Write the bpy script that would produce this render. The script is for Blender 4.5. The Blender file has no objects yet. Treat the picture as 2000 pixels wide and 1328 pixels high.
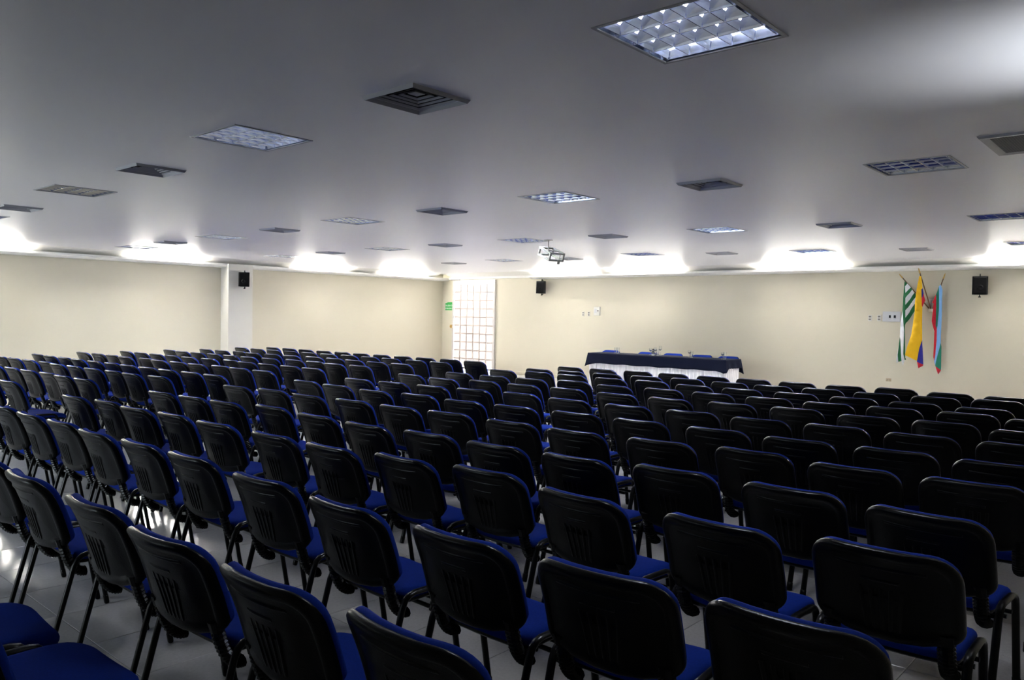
import bpy, bmesh, math, random
from mathutils import Matrix, Vector
from math import sin, cos, pi, radians
random.seed(7)
SC = bpy.context.scene
COL = SC.collection

# ---------------------------------------------------------------- camera, world, lights, exposure
H_CAM, CEIL = 1.62, 2.82
cd = bpy.data.cameras.new('camera')
cam = bpy.data.objects.new('camera', cd); COL.objects.link(cam)
cd.sensor_width = 36.0
cd.lens = 1543.5 / 2000 * 36
cd.clip_start = 0.05
yaw, pit, rol = radians(-48.54), radians(-1.758), radians(1.0605)
fw = Vector((-sin(yaw)*cos(pit), cos(yaw)*cos(pit), sin(pit)))
r0 = Vector((cos(yaw), sin(yaw), 0)); u0 = r0.cross(fw)
rr = cos(rol)*r0 + sin(rol)*u0; uu = -sin(rol)*r0 + cos(rol)*u0
M = Matrix.Identity(4)
for i in range(3):
    M[i][0] = rr[i]; M[i][1] = uu[i]; M[i][2] = -fw[i]
M[2][3] = H_CAM
cam.matrix_world = M
SC.camera = cam
SC.view_settings.view_transform = 'Standard'
SC.view_settings.look = 'None'
SC.view_settings.gamma = 1.0
SC.view_settings.use_curve_mapping = False
SC.view_settings.exposure = 3.62
try:
    SC.cycles.use_denoising = True
    SC.cycles.max_bounces = 8
    SC.cycles.diffuse_bounces = 4
    SC.cycles.glossy_bounces = 4
    SC.cycles.sample_clamp_indirect = 4.0
    SC.cycles.caustics_reflective = False
except Exception:
    pass

SKY_STRENGTH = 1.9       # overcast daylight outside the rear windows
COVE_STRENGTH = 8.8      # lamps behind the cove diffusers
COVE_TUBE = 1.8          # bare tubes lying in the cove
TUBE_DIM = 7.0            # tubes turned down in the two nearest fittings, darkening the area below
TUBE_STRENGTH = 32.0      # fluorescent tubes in the recessed fittings
DOOR_STRENGTH = 0.074     # daylight in the frosted panes of the sliding door
UPLIGHT_W = 0.95        # uplighter added at the right, outside the frame, for the ceiling glow

w = bpy.data.worlds.new('world'); SC.world = w; w.use_nodes = True
bg = w.node_tree.nodes['Background']
bg.inputs[0].default_value = (0.82, 0.90, 1.0, 1); bg.inputs[1].default_value = SKY_STRENGTH

X_BACK, X_FRONT, Y_RIGHT, Y_LEFT = -5.0, 16.5, -1.7, 17.4
WIN = [(7.6, 9.9), (10.3, 12.6), (13.0, 15.3)]    # rear windows, y ranges
WIN_Z = (0.95, 2.45)
for a, b in WIN:                                   # the sky's light comes in through the window openings
    ld = bpy.data.lights.new('window_portal', 'AREA'); ld.shape = 'RECTANGLE'
    ld.size = b-a; ld.size_y = WIN_Z[1]-WIN_Z[0]
    ld.cycles.is_portal = True
    lo = bpy.data.objects.new('window_portal', ld); COL.objects.link(lo)
    lo.location = (X_BACK-0.12, (a+b)/2, sum(WIN_Z)/2)
    lo.rotation_euler = (0, radians(-90), 0)
    lo.rotation_euler = Vector((1, 0, 0)).to_track_quat('-Z', 'Y').to_euler()

# ---------------------------------------------------------------- materials
MATS = {}
def mat(name, col, rough=0.5, metal=0.0, spec=0.5, emit=None, estr=0.0, noise=None, bump=None, trans=0.0, ior=1.45, sheen=0.0):
    m = bpy.data.materials.new(name); m.use_nodes = True
    nt = m.node_tree; b = nt.nodes['Principled BSDF']
    b.inputs['Base Color'].default_value = (*col, 1)
    b.inputs['Roughness'].default_value = rough
    b.inputs['Metallic'].default_value = metal
    b.inputs['Specular IOR Level'].default_value = spec
    b.inputs['IOR'].default_value = ior
    if trans: b.inputs['Transmission Weight'].default_value = trans
    if sheen: b.inputs['Sheen Weight'].default_value = sheen
    if emit:
        b.inputs['Emission Color'].default_value = (*emit, 1)
        b.inputs['Emission Strength'].default_value = estr
    tc = None
    if noise or bump:
        tc = nt.nodes.new('ShaderNodeTexCoord')
    if noise:                                  # (scale, amount)
        n = nt.nodes.new('ShaderNodeTexNoise'); n.inputs['Scale'].default_value = noise[0]
        n.inputs['Detail'].default_value = 4
        mx = nt.nodes.new('ShaderNodeMix'); mx.data_type = 'RGBA'
        mx.inputs[6].default_value = (*[c*(1-noise[1]) for c in col], 1)
        mx.inputs[7].default_value = (*[min(1, c*(1+noise[1])) for c in col], 1)
        nt.links.new(tc.outputs['Object'], n.inputs['Vector'])
        nt.links.new(n.outputs['Fac'], mx.inputs[0])
        nt.links.new(mx.outputs[2], b.inputs['Base Color'])
    if bump:                                   # (scale, strength)
        n2 = nt.nodes.new('ShaderNodeTexNoise'); n2.inputs['Scale'].default_value = bump[0]
        bp = nt.nodes.new('ShaderNodeBump'); bp.inputs['Strength'].default_value = bump[1]
        bp.inputs['Distance'].default_value = 0.01
        nt.links.new(tc.outputs['Object'], n2.inputs['Vector'])
        nt.links.new(n2.outputs['Fac'], bp.inputs['Height'])
        nt.links.new(bp.outputs['Normal'], b.inputs['Normal'])
    MATS[name] = m
    return m
wall_m = mat('beige_wall_paint', (0.62, 0.58, 0.465), 0.7, spec=0.3, noise=(0.8, 0.03))
pillar_m = mat('off_white_paint', (0.66, 0.64, 0.58), 0.6, spec=0.3, noise=(1.2, 0.02))
ceil_m = mat('grey_ceiling_paint', (0.78, 0.78, 0.805), 0.34, spec=0.16, bump=(1.1, 0.02))
white_m = mat('white_plaster', (0.78, 0.77, 0.74), 0.55, spec=0.3, noise=(2.0, 0.02))
grout_m = mat('floor_grout', (0.30, 0.29, 0.28), 0.8)
tile_m = mat('terrazzo_tile', (0.56, 0.55, 0.56), 0.17, spec=0.7, noise=(60, 0.16))
blk_m = mat('black_chair_plastic', (0.0014, 0.0014, 0.0016), 0.30, spec=0.2, bump=(180, 0.08))
leg_m = mat('black_lacquered_steel', (0.002, 0.002, 0.0023), 0.30, spec=0.2, noise=(30, 0.1))
blue_m = mat('royal_blue_fabric', (0.0085, 0.029, 0.25), 0.9, spec=0.06, noise=(140, 0.25), sheen=0.0)
frame_m = mat('white_enamel', (0.74, 0.74, 0.75), 0.35, noise=(5, 0.02))
vent_m = mat('grey_enamel_vent', (0.34, 0.34, 0.355), 0.4, noise=(5, 0.04))
mesh_m = mat('dark_grey_mesh', (0.10, 0.10, 0.105), 0.5, noise=(5, 0.05))
dark_m = mat('dark_duct', (0.03, 0.03, 0.033), 0.7, noise=(5, 0.1))
mirror_m = mat('mirror_aluminium', (0.76, 0.81, 0.95), 0.15, metal=1.0, noise=(8, 0.02))
tube_m = mat('lit_fluorescent_tube', (0.9, 0.9, 0.9), 0.4, emit=(0.95, 0.98, 1.0), estr=TUBE_STRENGTH, noise=(5, 0.01))
tube_dim_m = mat('dim_fluorescent_tube', (0.9, 0.9, 0.9), 0.4, emit=(0.95, 0.98, 1.0), estr=TUBE_DIM, noise=(5, 0.01))
tube_off_m = mat('unlit_fluorescent_tube', (0.85, 0.86, 0.88), 0.3, noise=(5, 0.01))
cove_tube_m = mat('lit_cove_tube', (0.9, 0.9, 0.9), 0.4, emit=(1.0, 0.99, 0.95), estr=COVE_TUBE, noise=(5, 0.01))
cove_m = mat('lit_cove_diffuser', (0.9, 0.9, 0.88), 0.5, emit=(1.0, 0.98, 0.93), estr=COVE_STRENGTH, noise=(5, 0.01))
pane_m = mat('frosted_backlit_pane', (0.20, 0.18, 0.17), 0.35, emit=(1.0, 0.90, 0.86), estr=DOOR_STRENGTH, noise=(3, 0.03))
door_m = mat('white_door_enamel', (0.62, 0.59, 0.57), 0.4, noise=(4, 0.02))
mull_m = mat('pale_door_bars', (0.50, 0.43, 0.40), 0.5, noise=(4, 0.02))
spk_m = mat('black_speaker_plastic', (0.0015, 0.0015, 0.0018), 0.4, spec=0.15, noise=(40, 0.2))
grille_m = mat('black_speaker_grille', (0.0015, 0.0015, 0.0018), 0.6, spec=0.08, noise=(300, 0.5))
cage_m = mat('grey_steel_angle', (0.22, 0.22, 0.21), 0.45, metal=0.6, noise=(20, 0.1))
navy_m = mat('navy_tablecloth', (0.003, 0.005, 0.017), 0.85, spec=0.15, noise=(60, 0.2))
skirt_m = mat('white_satin_skirt', (0.82, 0.81, 0.84), 0.5, spec=0.4, noise=(20, 0.02))
wood_m = mat('table_board', (0.25, 0.16, 0.09), 0.5, noise=(8, 0.2))
glass_m = mat('clear_glass', (0.95, 0.97, 0.97), 0.03, trans=1.0, ior=1.45, noise=(5, 0.01))
steel_m = mat('brushed_steel', (0.6, 0.6, 0.6), 0.3, metal=1.0, noise=(40, 0.1))
brass_m = mat('brass_finial', (0.55, 0.36, 0.12), 0.35, metal=0.9, noise=(20, 0.1))
pole_m = mat('dark_wood_pole', (0.16, 0.09, 0.04), 0.4, noise=(20, 0.2))
plate_m = mat('pale_switch_plate', (0.66, 0.65, 0.60), 0.4, noise=(8, 0.02))
sock_m = mat('grey_socket', (0.20, 0.19, 0.17), 0.5, noise=(20, 0.1))
panel_m = mat('grey_panel_steel', (0.55, 0.56, 0.58), 0.4, noise=(8, 0.03))
green_m = mat('green_exit_sign', (0.035, 0.36, 0.07), 0.45, noise=(10, 0.05))
text_m = mat('white_sign_print', (0.8, 0.85, 0.78), 0.5, noise=(10, 0.02))
stain_m = mat('rust_stained_plate', (0.45, 0.36, 0.24), 0.7, noise=(30, 0.3))
FL = {'G': mat('green_flag_cloth', (0.012, 0.13, 0.045), 0.8, noise=(30, 0.1)), 'W': mat('white_flag_cloth', (0.72, 0.73, 0.76), 0.8, noise=(30, 0.04)),
      'Y': mat('yellow_flag_cloth', (0.80, 0.46, 0.006), 0.8, noise=(30, 0.05)), 'B': mat('blue_flag_cloth', (0.020, 0.018, 0.25), 0.8, noise=(30, 0.1)),
      'R': mat('red_flag_cloth', (0.55, 0.012, 0.03), 0.8, noise=(30, 0.1)), 'L': mat('light_blue_flag_cloth', (0.22, 0.46, 0.82), 0.8, noise=(30, 0.05)),
      'E': mat('emerald_flag_cloth', (0.012, 0.20, 0.13), 0.8, noise=(30, 0.1))}

win_m = bpy.data.materials.new('window_glass'); win_m.use_nodes = True
_nt = win_m.node_tree; _nt.nodes.remove(_nt.nodes['Principled BSDF'])
_t = _nt.nodes.new('ShaderNodeBsdfTransparent'); _g = _nt.nodes.new('ShaderNodeBsdfGlossy'); _x = _nt.nodes.new('ShaderNodeMixShader'); _f = _nt.nodes.new('ShaderNodeFresnel')
_t.inputs[0].default_value = (0.93, 0.96, 0.95, 1); _g.inputs['Roughness'].default_value = 0.02
_nt.links.new(_f.outputs[0], _x.inputs[0]); _nt.links.new(_t.outputs[0], _x.inputs[1]); _nt.links.new(_g.outputs[0], _x.inputs[2])
_nt.links.new(_x.outputs[0], _nt.nodes['Material Output'].inputs[0])

# ---------------------------------------------------------------- helpers
def link(o, parent=None):
    COL.objects.link(o)
    if parent: o.parent = parent
    return o
def obj(name, bm, m, parent=None, smooth=False, mats=None, angle=None):
    me = bpy.data.meshes.new(name)
    bmesh.ops.recalc_face_normals(bm, faces=bm.faces)
    bm.to_mesh(me); bm.free()
    for mm in (mats or [m]): me.materials.append(mm)
    if smooth:
        for p in me.polygons: p.use_smooth = True
        if angle is not None:
            try: me.set_sharp_from_angle(angle=radians(angle))
            except Exception: pass
    return link(bpy.data.objects.new(name, me), parent)
def empty(name, loc=(0, 0, 0), rz=0.0):
    o = bpy.data.objects.new(name, None); o.location = loc; o.rotation_euler = (0, 0, rz)
    o.empty_display_size = 0.1
    return link(o)
def tag(o, label=None, cat=None, group=None, kind=None):
    if label: o['label'] = label
    if cat: o['category'] = cat
    if group: o['group'] = group
    if kind: o['kind'] = kind
    return o
def struct(name, bm, m, parent=None, **k):
    o = obj(name, bm, m, parent, **k)
    if not parent: o['kind'] = 'structure'
    return o
def dup(root, loc, rz):
    r = root.copy(); COL.objects.link(r); r.location = loc; r.rotation_euler = (0, 0, rz)
    for ch in list(root.children):
        c = ch.copy(); COL.objects.link(c); c.parent = r
        for g in list(ch.children):
            d = g.copy(); COL.objects.link(d); d.parent = c
    return r
def box(bm, lo, hi, bev=0.0):
    n0 = len(bm.verts)
    vs = [bm.verts.new((x, y, z)) for x in (lo[0], hi[0]) for y in (lo[1], hi[1]) for z in (lo[2], hi[2])]
    fs = [(0, 1, 3, 2), (4, 6, 7, 5), (0, 4, 5, 1), (2, 3, 7, 6), (0, 2, 6, 4), (1, 5, 7, 3)]
    F = [bm.faces.new([vs[i] for i in f]) for f in fs]
    if bev:
        es = list({e for f in F for e in f.edges})
        bmesh.ops.bevel(bm, geom=es, offset=bev, segments=2, affect='EDGES', profile=0.5)
    return bm
def bx(lo, hi, bev=0.0): return box(bmesh.new(), lo, hi, bev)
def loft(bm, rings, close=True, cap0=True, cap1=True):
    R = [[bm.verts.new(p) for p in r] for r in rings]
    n = len(R[0])
    for a, b in zip(R[:-1], R[1:]):
        for i in range(n if close else n-1):
            j = (i+1) % n
            bm.faces.new((a[i], a[j], b[j], b[i]))
    if cap0: bm.faces.new(list(reversed(R[0])))
    if cap1: bm.faces.new(R[-1])
    return bm
def tube(bm, pts, r, seg=8, up=None, r2=None, scales=None):
    pts = [Vector(p) for p in pts]; rings = []
    for i, p in enumerate(pts):
        t = (pts[min(i+1, len(pts)-1)] - pts[max(i-1, 0)]).normalized()
        ref = Vector(up) if up else (Vector((0, 0, 1)) if abs(t.z) < 0.9 else Vector((1, 0, 0)))
        a = (ref - t*ref.dot(t)).normalized(); b = t.cross(a)
        s = scales[i] if scales else 1.0
        rings.append([p + a*(r*s*cos(2*pi*k/seg)) + b*((r2 or r)*s*sin(2*pi*k/seg)) for k in range(seg)])
    return loft(bm, rings)
def lathe(bm, prof, seg=16, c=(0, 0, 0)):
    return loft(bm, [[(c[0]+r*cos(2*pi*k/seg), c[1]+r*sin(2*pi*k/seg), c[2]+z) for k in range(seg)] for r, z in prof])
ORD = ['', 'first', 'second', 'third', 'fourth', 'fifth', 'sixth', 'seventh', 'eighth', 'ninth', 'tenth', 'eleventh', 'twelfth']

FLAGS={
 'f1':[('G',[(4.419,2.417),(4.364,2.372),(4.407,2.32)]),
  ('W',[(4.407,2.32),(4.364,2.372),(4.305,2.301),(4.395,2.197)]),
  ('G',[(4.395,2.197),(4.305,2.301),(4.279,2.257),(4.392,2.1)]),
  ('W',[(4.392,2.1),(4.279,2.257),(4.237,2.196),(4.387,1.968)]),
  ('G',[(4.387,1.968),(4.237,2.196),(4.195,2.143),(4.384,1.863)]),
  ('W',[(4.384,1.863),(4.195,2.143),(4.17,2.091),(4.38,1.722)]),
  ('G',[(4.38,1.722),(4.17,2.091),(4.169,1.96),(4.272,1.759),(4.373,1.617)]),
  ('G',[(4.419,2.417),(4.407,2.32),(4.395,2.197),(4.392,2.1),(4.387,1.968),(4.384,1.863),(4.38,1.722),(4.373,1.617),(4.383,1.572),(4.369,0.956),(4.351,0.922),(4.376,0.911),(4.396,1.025),(4.393,1.466),(4.446,1.853),(4.438,2.118)]),
  ('W',[(4.446,1.853),(4.393,1.466),(4.396,1.025),(4.376,0.911),(4.397,0.796),(4.421,0.891),(4.448,1.111),(4.475,1.358),(4.471,1.606)]),
  ('G',[(4.475,1.358),(4.448,1.111),(4.421,0.891),(4.49,0.87),(4.502,1.003),(4.487,1.216)]),
  ('W',[(4.487,1.216),(4.502,1.003),(4.49,0.87),(4.512,0.842),(4.518,0.931)])],
 'f2':[('Y',[(4.111,2.499),(4.079,2.498),(4.053,2.273),(4.071,2.256),(4.067,2.117),(4.057,1.961),(4.042,1.926),(4.025,1.303),(4.075,1.127),(4.109,0.916),(4.313,1.011),(4.271,1.207),(4.225,1.392),(4.202,1.576),(4.17,1.839),(4.175,1.995),(4.15,2.239)]),
  ('B',[(4.053,2.273),(4.048,2.264),(4.026,2.169),(4.05,2.091),(4.067,2.117),(4.071,2.256)]),
  ('R',[(4.05,2.091),(4.026,2.169),(3.997,2.048),(4.042,1.926),(4.057,1.961),(4.067,2.117)]),
  ('B',[(4.025,1.303),(4.0,0.853),(4.108,0.899),(4.109,0.916),(4.075,1.127)]),
  ('R',[(4.108,0.899),(4.0,0.853),(4.005,0.826),(4.072,0.779)])],
 'f3':[('L',[(3.822,2.313),(3.792,2.347),(3.758,2.253),(3.757,1.723),(3.762,1.398),(3.762,1.26),(3.811,0.983),(3.837,0.836),(3.863,0.912),(3.844,1.033),(3.829,1.309),(3.836,1.516),(3.822,1.585),(3.808,1.859)]),
  ('E',[(3.822,2.313),(3.808,1.859),(3.822,1.585),(3.836,1.516),(3.861,1.584),(3.861,1.825),(3.864,2.168)]),
  ('E',[(3.762,1.26),(3.751,1.192),(3.742,0.755),(3.829,0.819),(3.837,0.836),(3.811,0.983)]),
  ('R',[(3.864,2.168),(3.861,1.825),(3.861,1.584),(3.836,1.516),(3.829,1.309),(3.844,1.033),(3.863,0.912),(3.882,0.997),(3.877,1.48),(3.922,1.669),(3.909,1.858),(3.898,1.996),(3.926,2.005)]),
  ('R',[(3.829,0.819),(3.742,0.755),(3.786,0.675)])],
}
ROWS={
 'R1':[(1.55,4.86),(1.55,4.24),(1.56,3.48),(1.54,2.8),(1.55,2.14),(1.59,1.53)],
 'R2':[(2.32,7.93),(2.31,7.26),(2.31,6.65),(2.33,6.07),(2.31,5.43),(2.34,4.83),(2.35,4.22),(2.31,3.43),(2.28,2.73),(2.29,2.05),(2.33,1.46),(2.37,0.85)],
 'R3':[(3.0,7.73),(3.07,7.17),(3.04,6.55),(3.09,5.98),(3.08,5.33),(3.09,4.59),(3.09,3.96),(3.17,3.39),(3.25,2.82),(3.14,2.12),(3.15,1.45),(3.25,0.86)],
 'R4':[(3.75,7.64),(3.78,7.07),(3.8,6.51),(3.92,5.95),(3.87,5.23),(3.84,4.57),(3.89,3.97),(3.88,3.34),(3.9,2.73),(4.0,2.15),(4.0,1.5),(3.93,0.87)],
 'R5':[(4.62,7.79),(4.71,7.23),(4.67,6.53),(4.74,5.93),(4.74,5.28),(4.78,4.7),(4.75,3.99),(4.73,3.35),(4.8,2.72),(4.89,2.1),(4.8,1.47),(4.83,0.89)],
 'R6':[(5.57,7.9),(5.52,7.25),(5.47,6.52),(5.56,5.95),(5.5,5.25),(5.54,4.64),(5.58,4.0),(5.58,3.36),(5.6,2.71),(5.57,2.09),(5.6,1.48),(5.57,0.89)],
 'R7':[(6.22,7.78),(6.26,7.18),(6.31,6.56),(6.4,6.0),(6.47,5.37),(6.39,4.69),(6.39,4.01),(6.45,3.39),(6.42,2.75),(6.48,2.15),(6.46,1.54),(6.51,0.95)],
 'R8':[(7.21,7.94),(7.12,7.23),(7.28,6.67),(7.28,6.03),(7.31,5.4),(7.26,4.72),(7.26,4.07),(7.36,3.45),(7.43,2.84),(7.34,2.19),(7.43,1.6),(7.28,1.01)],
 'R9':[(7.97,7.81),(7.97,7.15),(8.02,6.55),(8.19,5.99),(8.05,5.28),(8.14,4.67),(8.16,4.06),(8.18,3.44),(8.16,2.82),(8.24,2.22),(8.32,1.62),(8.16,1.05)],
 'R10':[(8.89,7.82),(9.03,7.25),(8.99,6.62),(8.94,5.94),(9.03,5.36),(8.9,4.69),(8.92,4.08),(8.94,3.45),(8.93,2.83),(8.91,2.22),(8.89,1.6)],
 'R11':[(9.53,7.66),(9.56,7.06),(9.62,6.46),(9.67,5.85),(9.77,5.27),(9.71,4.63),(9.69,4.04),(9.76,3.45),(9.72,2.83),(9.79,2.23),(9.94,1.67)],
 'R12':[(10.34,7.67),(10.37,7.06),(10.46,6.48),(10.46,5.87),(10.44,5.23),(10.47,4.64),(10.46,4.03),(10.46,3.42),(10.6,2.86),(10.47,2.24),(10.44,1.65)],
 'L0':[(2.99,10.3),(3.05,9.72)],
 'L1':[(3.65,12.38),(3.69,11.82),(3.71,11.26),(3.75,10.69),(3.73,10.13),(3.75,9.57)],
 'L2':[(4.32,15.09),(4.32,14.53),(4.34,13.97),(4.38,13.41),(4.43,12.85),(4.39,12.28),(4.42,11.72),(4.44,11.16),(4.49,10.6),(4.48,10.04),(4.55,9.47)],
 'L3':[(4.98,14.92),(4.98,14.36),(5.01,13.8),(5.01,13.24),(5.04,12.67),(5.07,12.11),(5.07,11.55),(5.1,10.99),(5.11,10.43),(5.15,9.86),(5.17,9.3)],
 'L4':[(5.81,15.25),(5.86,14.69),(5.88,14.13),(5.86,13.57),(5.97,13.01),(5.91,12.44),(5.95,11.88),(5.96,11.32),(6.04,10.76),(6.02,10.2),(6.03,9.61)],
 'L5':[(6.58,15.27),(6.61,14.71),(6.64,14.15),(6.66,13.59),(6.68,13.02),(6.75,12.46),(6.84,11.9),(6.79,11.34),(6.81,10.78),(6.84,10.21),(6.84,9.65)],
 'L6':[(7.5,15.46),(7.46,14.87),(7.48,14.3),(7.52,13.74),(7.53,13.18),(7.55,12.6),(7.63,12.04),(7.74,11.48),(7.77,10.92),(7.69,10.3),(7.74,9.72)],
 'L7':[(8.25,15.46),(8.29,14.9),(8.37,14.34),(8.31,13.76),(8.38,13.19),(8.43,12.63),(8.53,12.07),(8.57,11.5),(8.54,10.91),(8.53,10.3),(8.57,9.73)],
 'L8':[(9.24,15.81),(9.26,15.2),(9.28,14.6),(9.3,13.99),(9.32,13.39),(9.35,12.79),(9.4,12.2),(9.41,11.59),(9.41,10.99),(9.44,10.37),(9.44,9.75)],
 'L9':[(9.91,15.65),(9.94,15.05),(9.95,14.44),(9.98,13.83),(10.02,13.25),(10.01,12.62),(10.04,12.02),(10.07,11.43),(10.09,10.83),(10.13,10.22),(10.12,9.6)],
}

# ---------------------------------------------------------------- ceiling fittings positions (x, y)
LIGHTS = [(2.98, 1.67, 2), (2.94, 5.05, 2), (3.13, 8.79, 0), (3.2, 12.4, 1),
          (6.58, 1.73, 0), (6.31, 4.98, 1), (6.38, 8.45, 1), (6.56, 12.2, 1), (6.72, 15.75, 1),
          (10.19, 1.77, 0), (9.77, 5.0, 1), (9.55, 8.23, 1), (9.49, 11.52, 1), (9.6, 15.16, 1),
          (13.6, 2.0, 0), (13.56, 5.15, 1), (12.76, 8.04, 1), (12.78, 11.56, 1)]
VENTS = [(2.96, 3.36), (3.05, 6.88), (3.23, 10.89), (6.42, 3.37), (6.33, 6.71), (6.45, 10.29), (6.55, 13.97), (5.24, 0.49),
         (10.0, 3.48), (9.65, 6.68), (9.45, 9.92), (9.47, 13.26), (13.18, 6.64), (13.01, 9.96), (12.87, 13.22), (13.9, 3.6)]
LH, VH = 0.285, 0.185
CE_X, CE_Y = 16.12, 17.02         # where the ceiling stops before the cove

# ---------------------------------------------------------------- room shell
# floor: grout bed with individually laid tiles
T0X, T0Y, TS, GAP = 1.51, 2.50, 0.495, 0.004
fl = struct('floor', bx((X_BACK-0.15, Y_RIGHT-0.15, -0.12), (X_FRONT+0.15, Y_LEFT+0.15, -0.006)), grout_m)
def tile_bm(bm, cx, cy):
    h = TS/2 - GAP/2
    loft(bm, [[(cx+sx*(h-i), cy+sy*(h-i), z) for sx, sy in ((-1, -1), (1, -1), (1, 1), (-1, 1))] for i, z in ((0, -0.008), (0, -0.0012), (0.0012, 0.0))], cap0=False)
    return bm
tiles = []
for i in range(-14, 32):
    for j in range(-10, 32):
        cx, cy = T0X + (i+0.5)*TS, T0Y + (j+0.5)*TS
        if X_BACK+0.2 < cx < X_FRONT-0.2 and Y_RIGHT+0.2 < cy < Y_LEFT-0.2:
            v = Vector((cx, cy, -H_CAM)); d = v.dot(fw)
            vis = d > 0.5 and abs(v.dot(rr)/d) < 0.72 and v.dot(uu)/d > -0.56
            tiles.append((0 if vis else 1, v.length, cx, cy))
tiles.sort()
tb = obj('tile', tile_bm(bmesh.new(), 0, 0), tile_m, fl)
tb.location = (tiles[0][2], tiles[0][3], 0)
for t in tiles[1:298]:
    o = tb.copy(); COL.objects.link(o); o.parent = fl; o.location = (t[2], t[3], 0)
bm = bmesh.new()
for t in tiles[298:]: tile_bm(bm, t[2], t[3])
o = obj('floor_tiles', bm, tile_m, fl); o['kind'] = 'stuff'

# ceiling with real openings for the fittings
def cut_sheet(holes, x0, x1, y0, y1, z0, z1):
    xs = sorted({x0, x1, *[c for h in holes for c in (h[0], h[1])]})
    ys = sorted({y0, y1, *[c for h in holes for c in (h[2], h[3])]})
    bm = bmesh.new(); vc = {}
    def V(i, j, z):
        if (i, j, z) not in vc: vc[(i, j, z)] = bm.verts.new((xs[i], ys[j], z))
        return vc[(i, j, z)]
    solid = {}
    for i in range(len(xs)-1):
        for j in range(len(ys)-1):
            cx, cy = (xs[i]+xs[i+1])/2, (ys[j]+ys[j+1])/2
            solid[i, j] = not any(h[0] < cx < h[1] and h[2] < cy < h[3] for h in holes)
    for (i, j), s in solid.items():
        if not s: continue
        bm.faces.new((V(i, j, z0), V(i, j+1, z0), V(i+1, j+1, z0), V(i+1, j, z0)))
        bm.faces.new((V(i, j, z1), V(i+1, j, z1), V(i+1, j+1, z1), V(i, j+1, z1)))
        for di, dj, a, b in ((-1, 0, (i, j), (i, j+1)), (1, 0, (i+1, j), (i+1, j+1)), (0, -1, (i, j), (i+1, j)), (0, 1, (i, j+1), (i+1, j+1))):
            if not solid.get((i+di, j+dj), False):
                bm.faces.new((V(*a, z0), V(*b, z0), V(*b, z1), V(*a, z1)))
    return bm
holes = [(x-LH, x+LH, y-LH, y+LH) for x, y, s in LIGHTS] + [(x-VH, x+VH, y-VH, y+VH) for x, y in VENTS]
struct('ceiling', cut_sheet(holes, X_BACK-0.15, CE_X, Y_RIGHT-0.15, CE_Y, CEIL, CEIL+0.03), ceil_m)
struct('trim_7', bx((X_BACK-0.2, Y_RIGHT-0.2, 3.10), (X_FRONT+0.2, Y_LEFT+0.2, 3.25)), white_m)

# walls
DY0, DY1, DZ1 = 15.26, 16.88, 2.62      # sliding door opening
bm = bmesh.new()
box(bm, (X_FRONT, Y_RIGHT-0.15, -0.006), (X_FRONT+0.15, DY0, 3.10)); box(bm, (X_FRONT, DY1, -0.006), (X_FRONT+0.15, Y_LEFT+0.15, 3.10))
box(bm, (X_FRONT, DY0, DZ1), (X_FRONT+0.15, DY1, 3.10))
struct('wall_front', bm, wall_m)
struct('wall_left', bx((X_BACK-0.15, Y_LEFT, -0.006), (X_FRONT, Y_LEFT+0.15, 3.10)), wall_m)
struct('wall_right', bx((X_BACK-0.15, Y_RIGHT-0.15, -0.006), (X_FRONT, Y_RIGHT, 3.10)), wall_m)
bm = bmesh.new()
ys = [Y_RIGHT] + [c for ab in WIN for c in ab] + [Y_LEFT]
for k in range(0, len(ys), 2): box(bm, (X_BACK-0.15, ys[k], -0.006), (X_BACK, ys[k+1], 3.10))
for a, b in WIN:
    box(bm, (X_BACK-0.15, a, -0.006), (X_BACK, b, WIN_Z[0])); box(bm, (X_BACK-0.15, a, WIN_Z[1]), (X_BACK, b, 3.10))
struct('wall_back', bm, wall_m)
for n, (a, b) in enumerate(WIN):
    bm = bmesh.new(); z0, z1 = WIN_Z; t = 0.05
    for lo, hi in (((a, z0), (a+t, z1)), ((b-t, z0), (b, z1)), ((a+t, z0), (b-t, z0+t)), ((a+t, z1-t), (b-t, z1)), (((a+b)/2-t/2, z0+t), ((a+b)/2+t/2, z1-t))):
        box(bm, (X_BACK-0.10, lo[0], lo[1]), (X_BACK-0.05, hi[0], hi[1]))
    wf = struct('window_%d' % (n+1), bm, frame_m)
    for c0, c1 in ((a+t, (a+b)/2-t/2), ((a+b)/2+t/2, b-t)):
        obj('pane', bx((X_BACK-0.078, c0, z0+t), (X_BACK-0.072, c1, z1-t)), win_m, wf)
pil = struct('trim_6', bx((9.36, 17.05, 0), (9.98, Y_LEFT, 2.70), 0.006), pillar_m)
tag(pil, 'off-white pilaster standing out of the left wall', kind='structure')

# cove: sloping soffit pieces between ceiling edge and cornice, lit diffusers between them
ZC0, ZC1 = 2.62, 2.705
def cornice(p0, p1, nrm):     # small stepped cornice, swept along a wall
    prof = [(0, 0), (0.22, 0), (0.25, 0.012), (0.275, 0.022), (0.30, 0.045), (0.30, 0.085), (0, 0.085)]
    bm = bmesh.new()
    loft(bm, [[(p[0]+nrm[0]*a, p[1]+nrm[1]*a, ZC0+b) for a, b in prof] for p in (p0, p1)])
    return bm
struct('trim_1', cornice((X_FRONT, Y_RIGHT), (X_FRONT, 13.75), (-1, 0)), white_m)
struct('trim_2', cornice((X_BACK, Y_LEFT), (X_FRONT, Y_LEFT), (0, -1)), white_m)
FRONT_LIT = [(11.72, 13.55), (9.25, 11.05), (5.60, 7.25), (1.30, 3.05)]
LEFT_LIT = [(3.3, 5.2), (7.25, 8.75), (11.3, 12.75), (14.05, 15.6)]
SOF_X = [(CE_X, CEIL), (X_FRONT-0.03, ZC1)]
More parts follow.
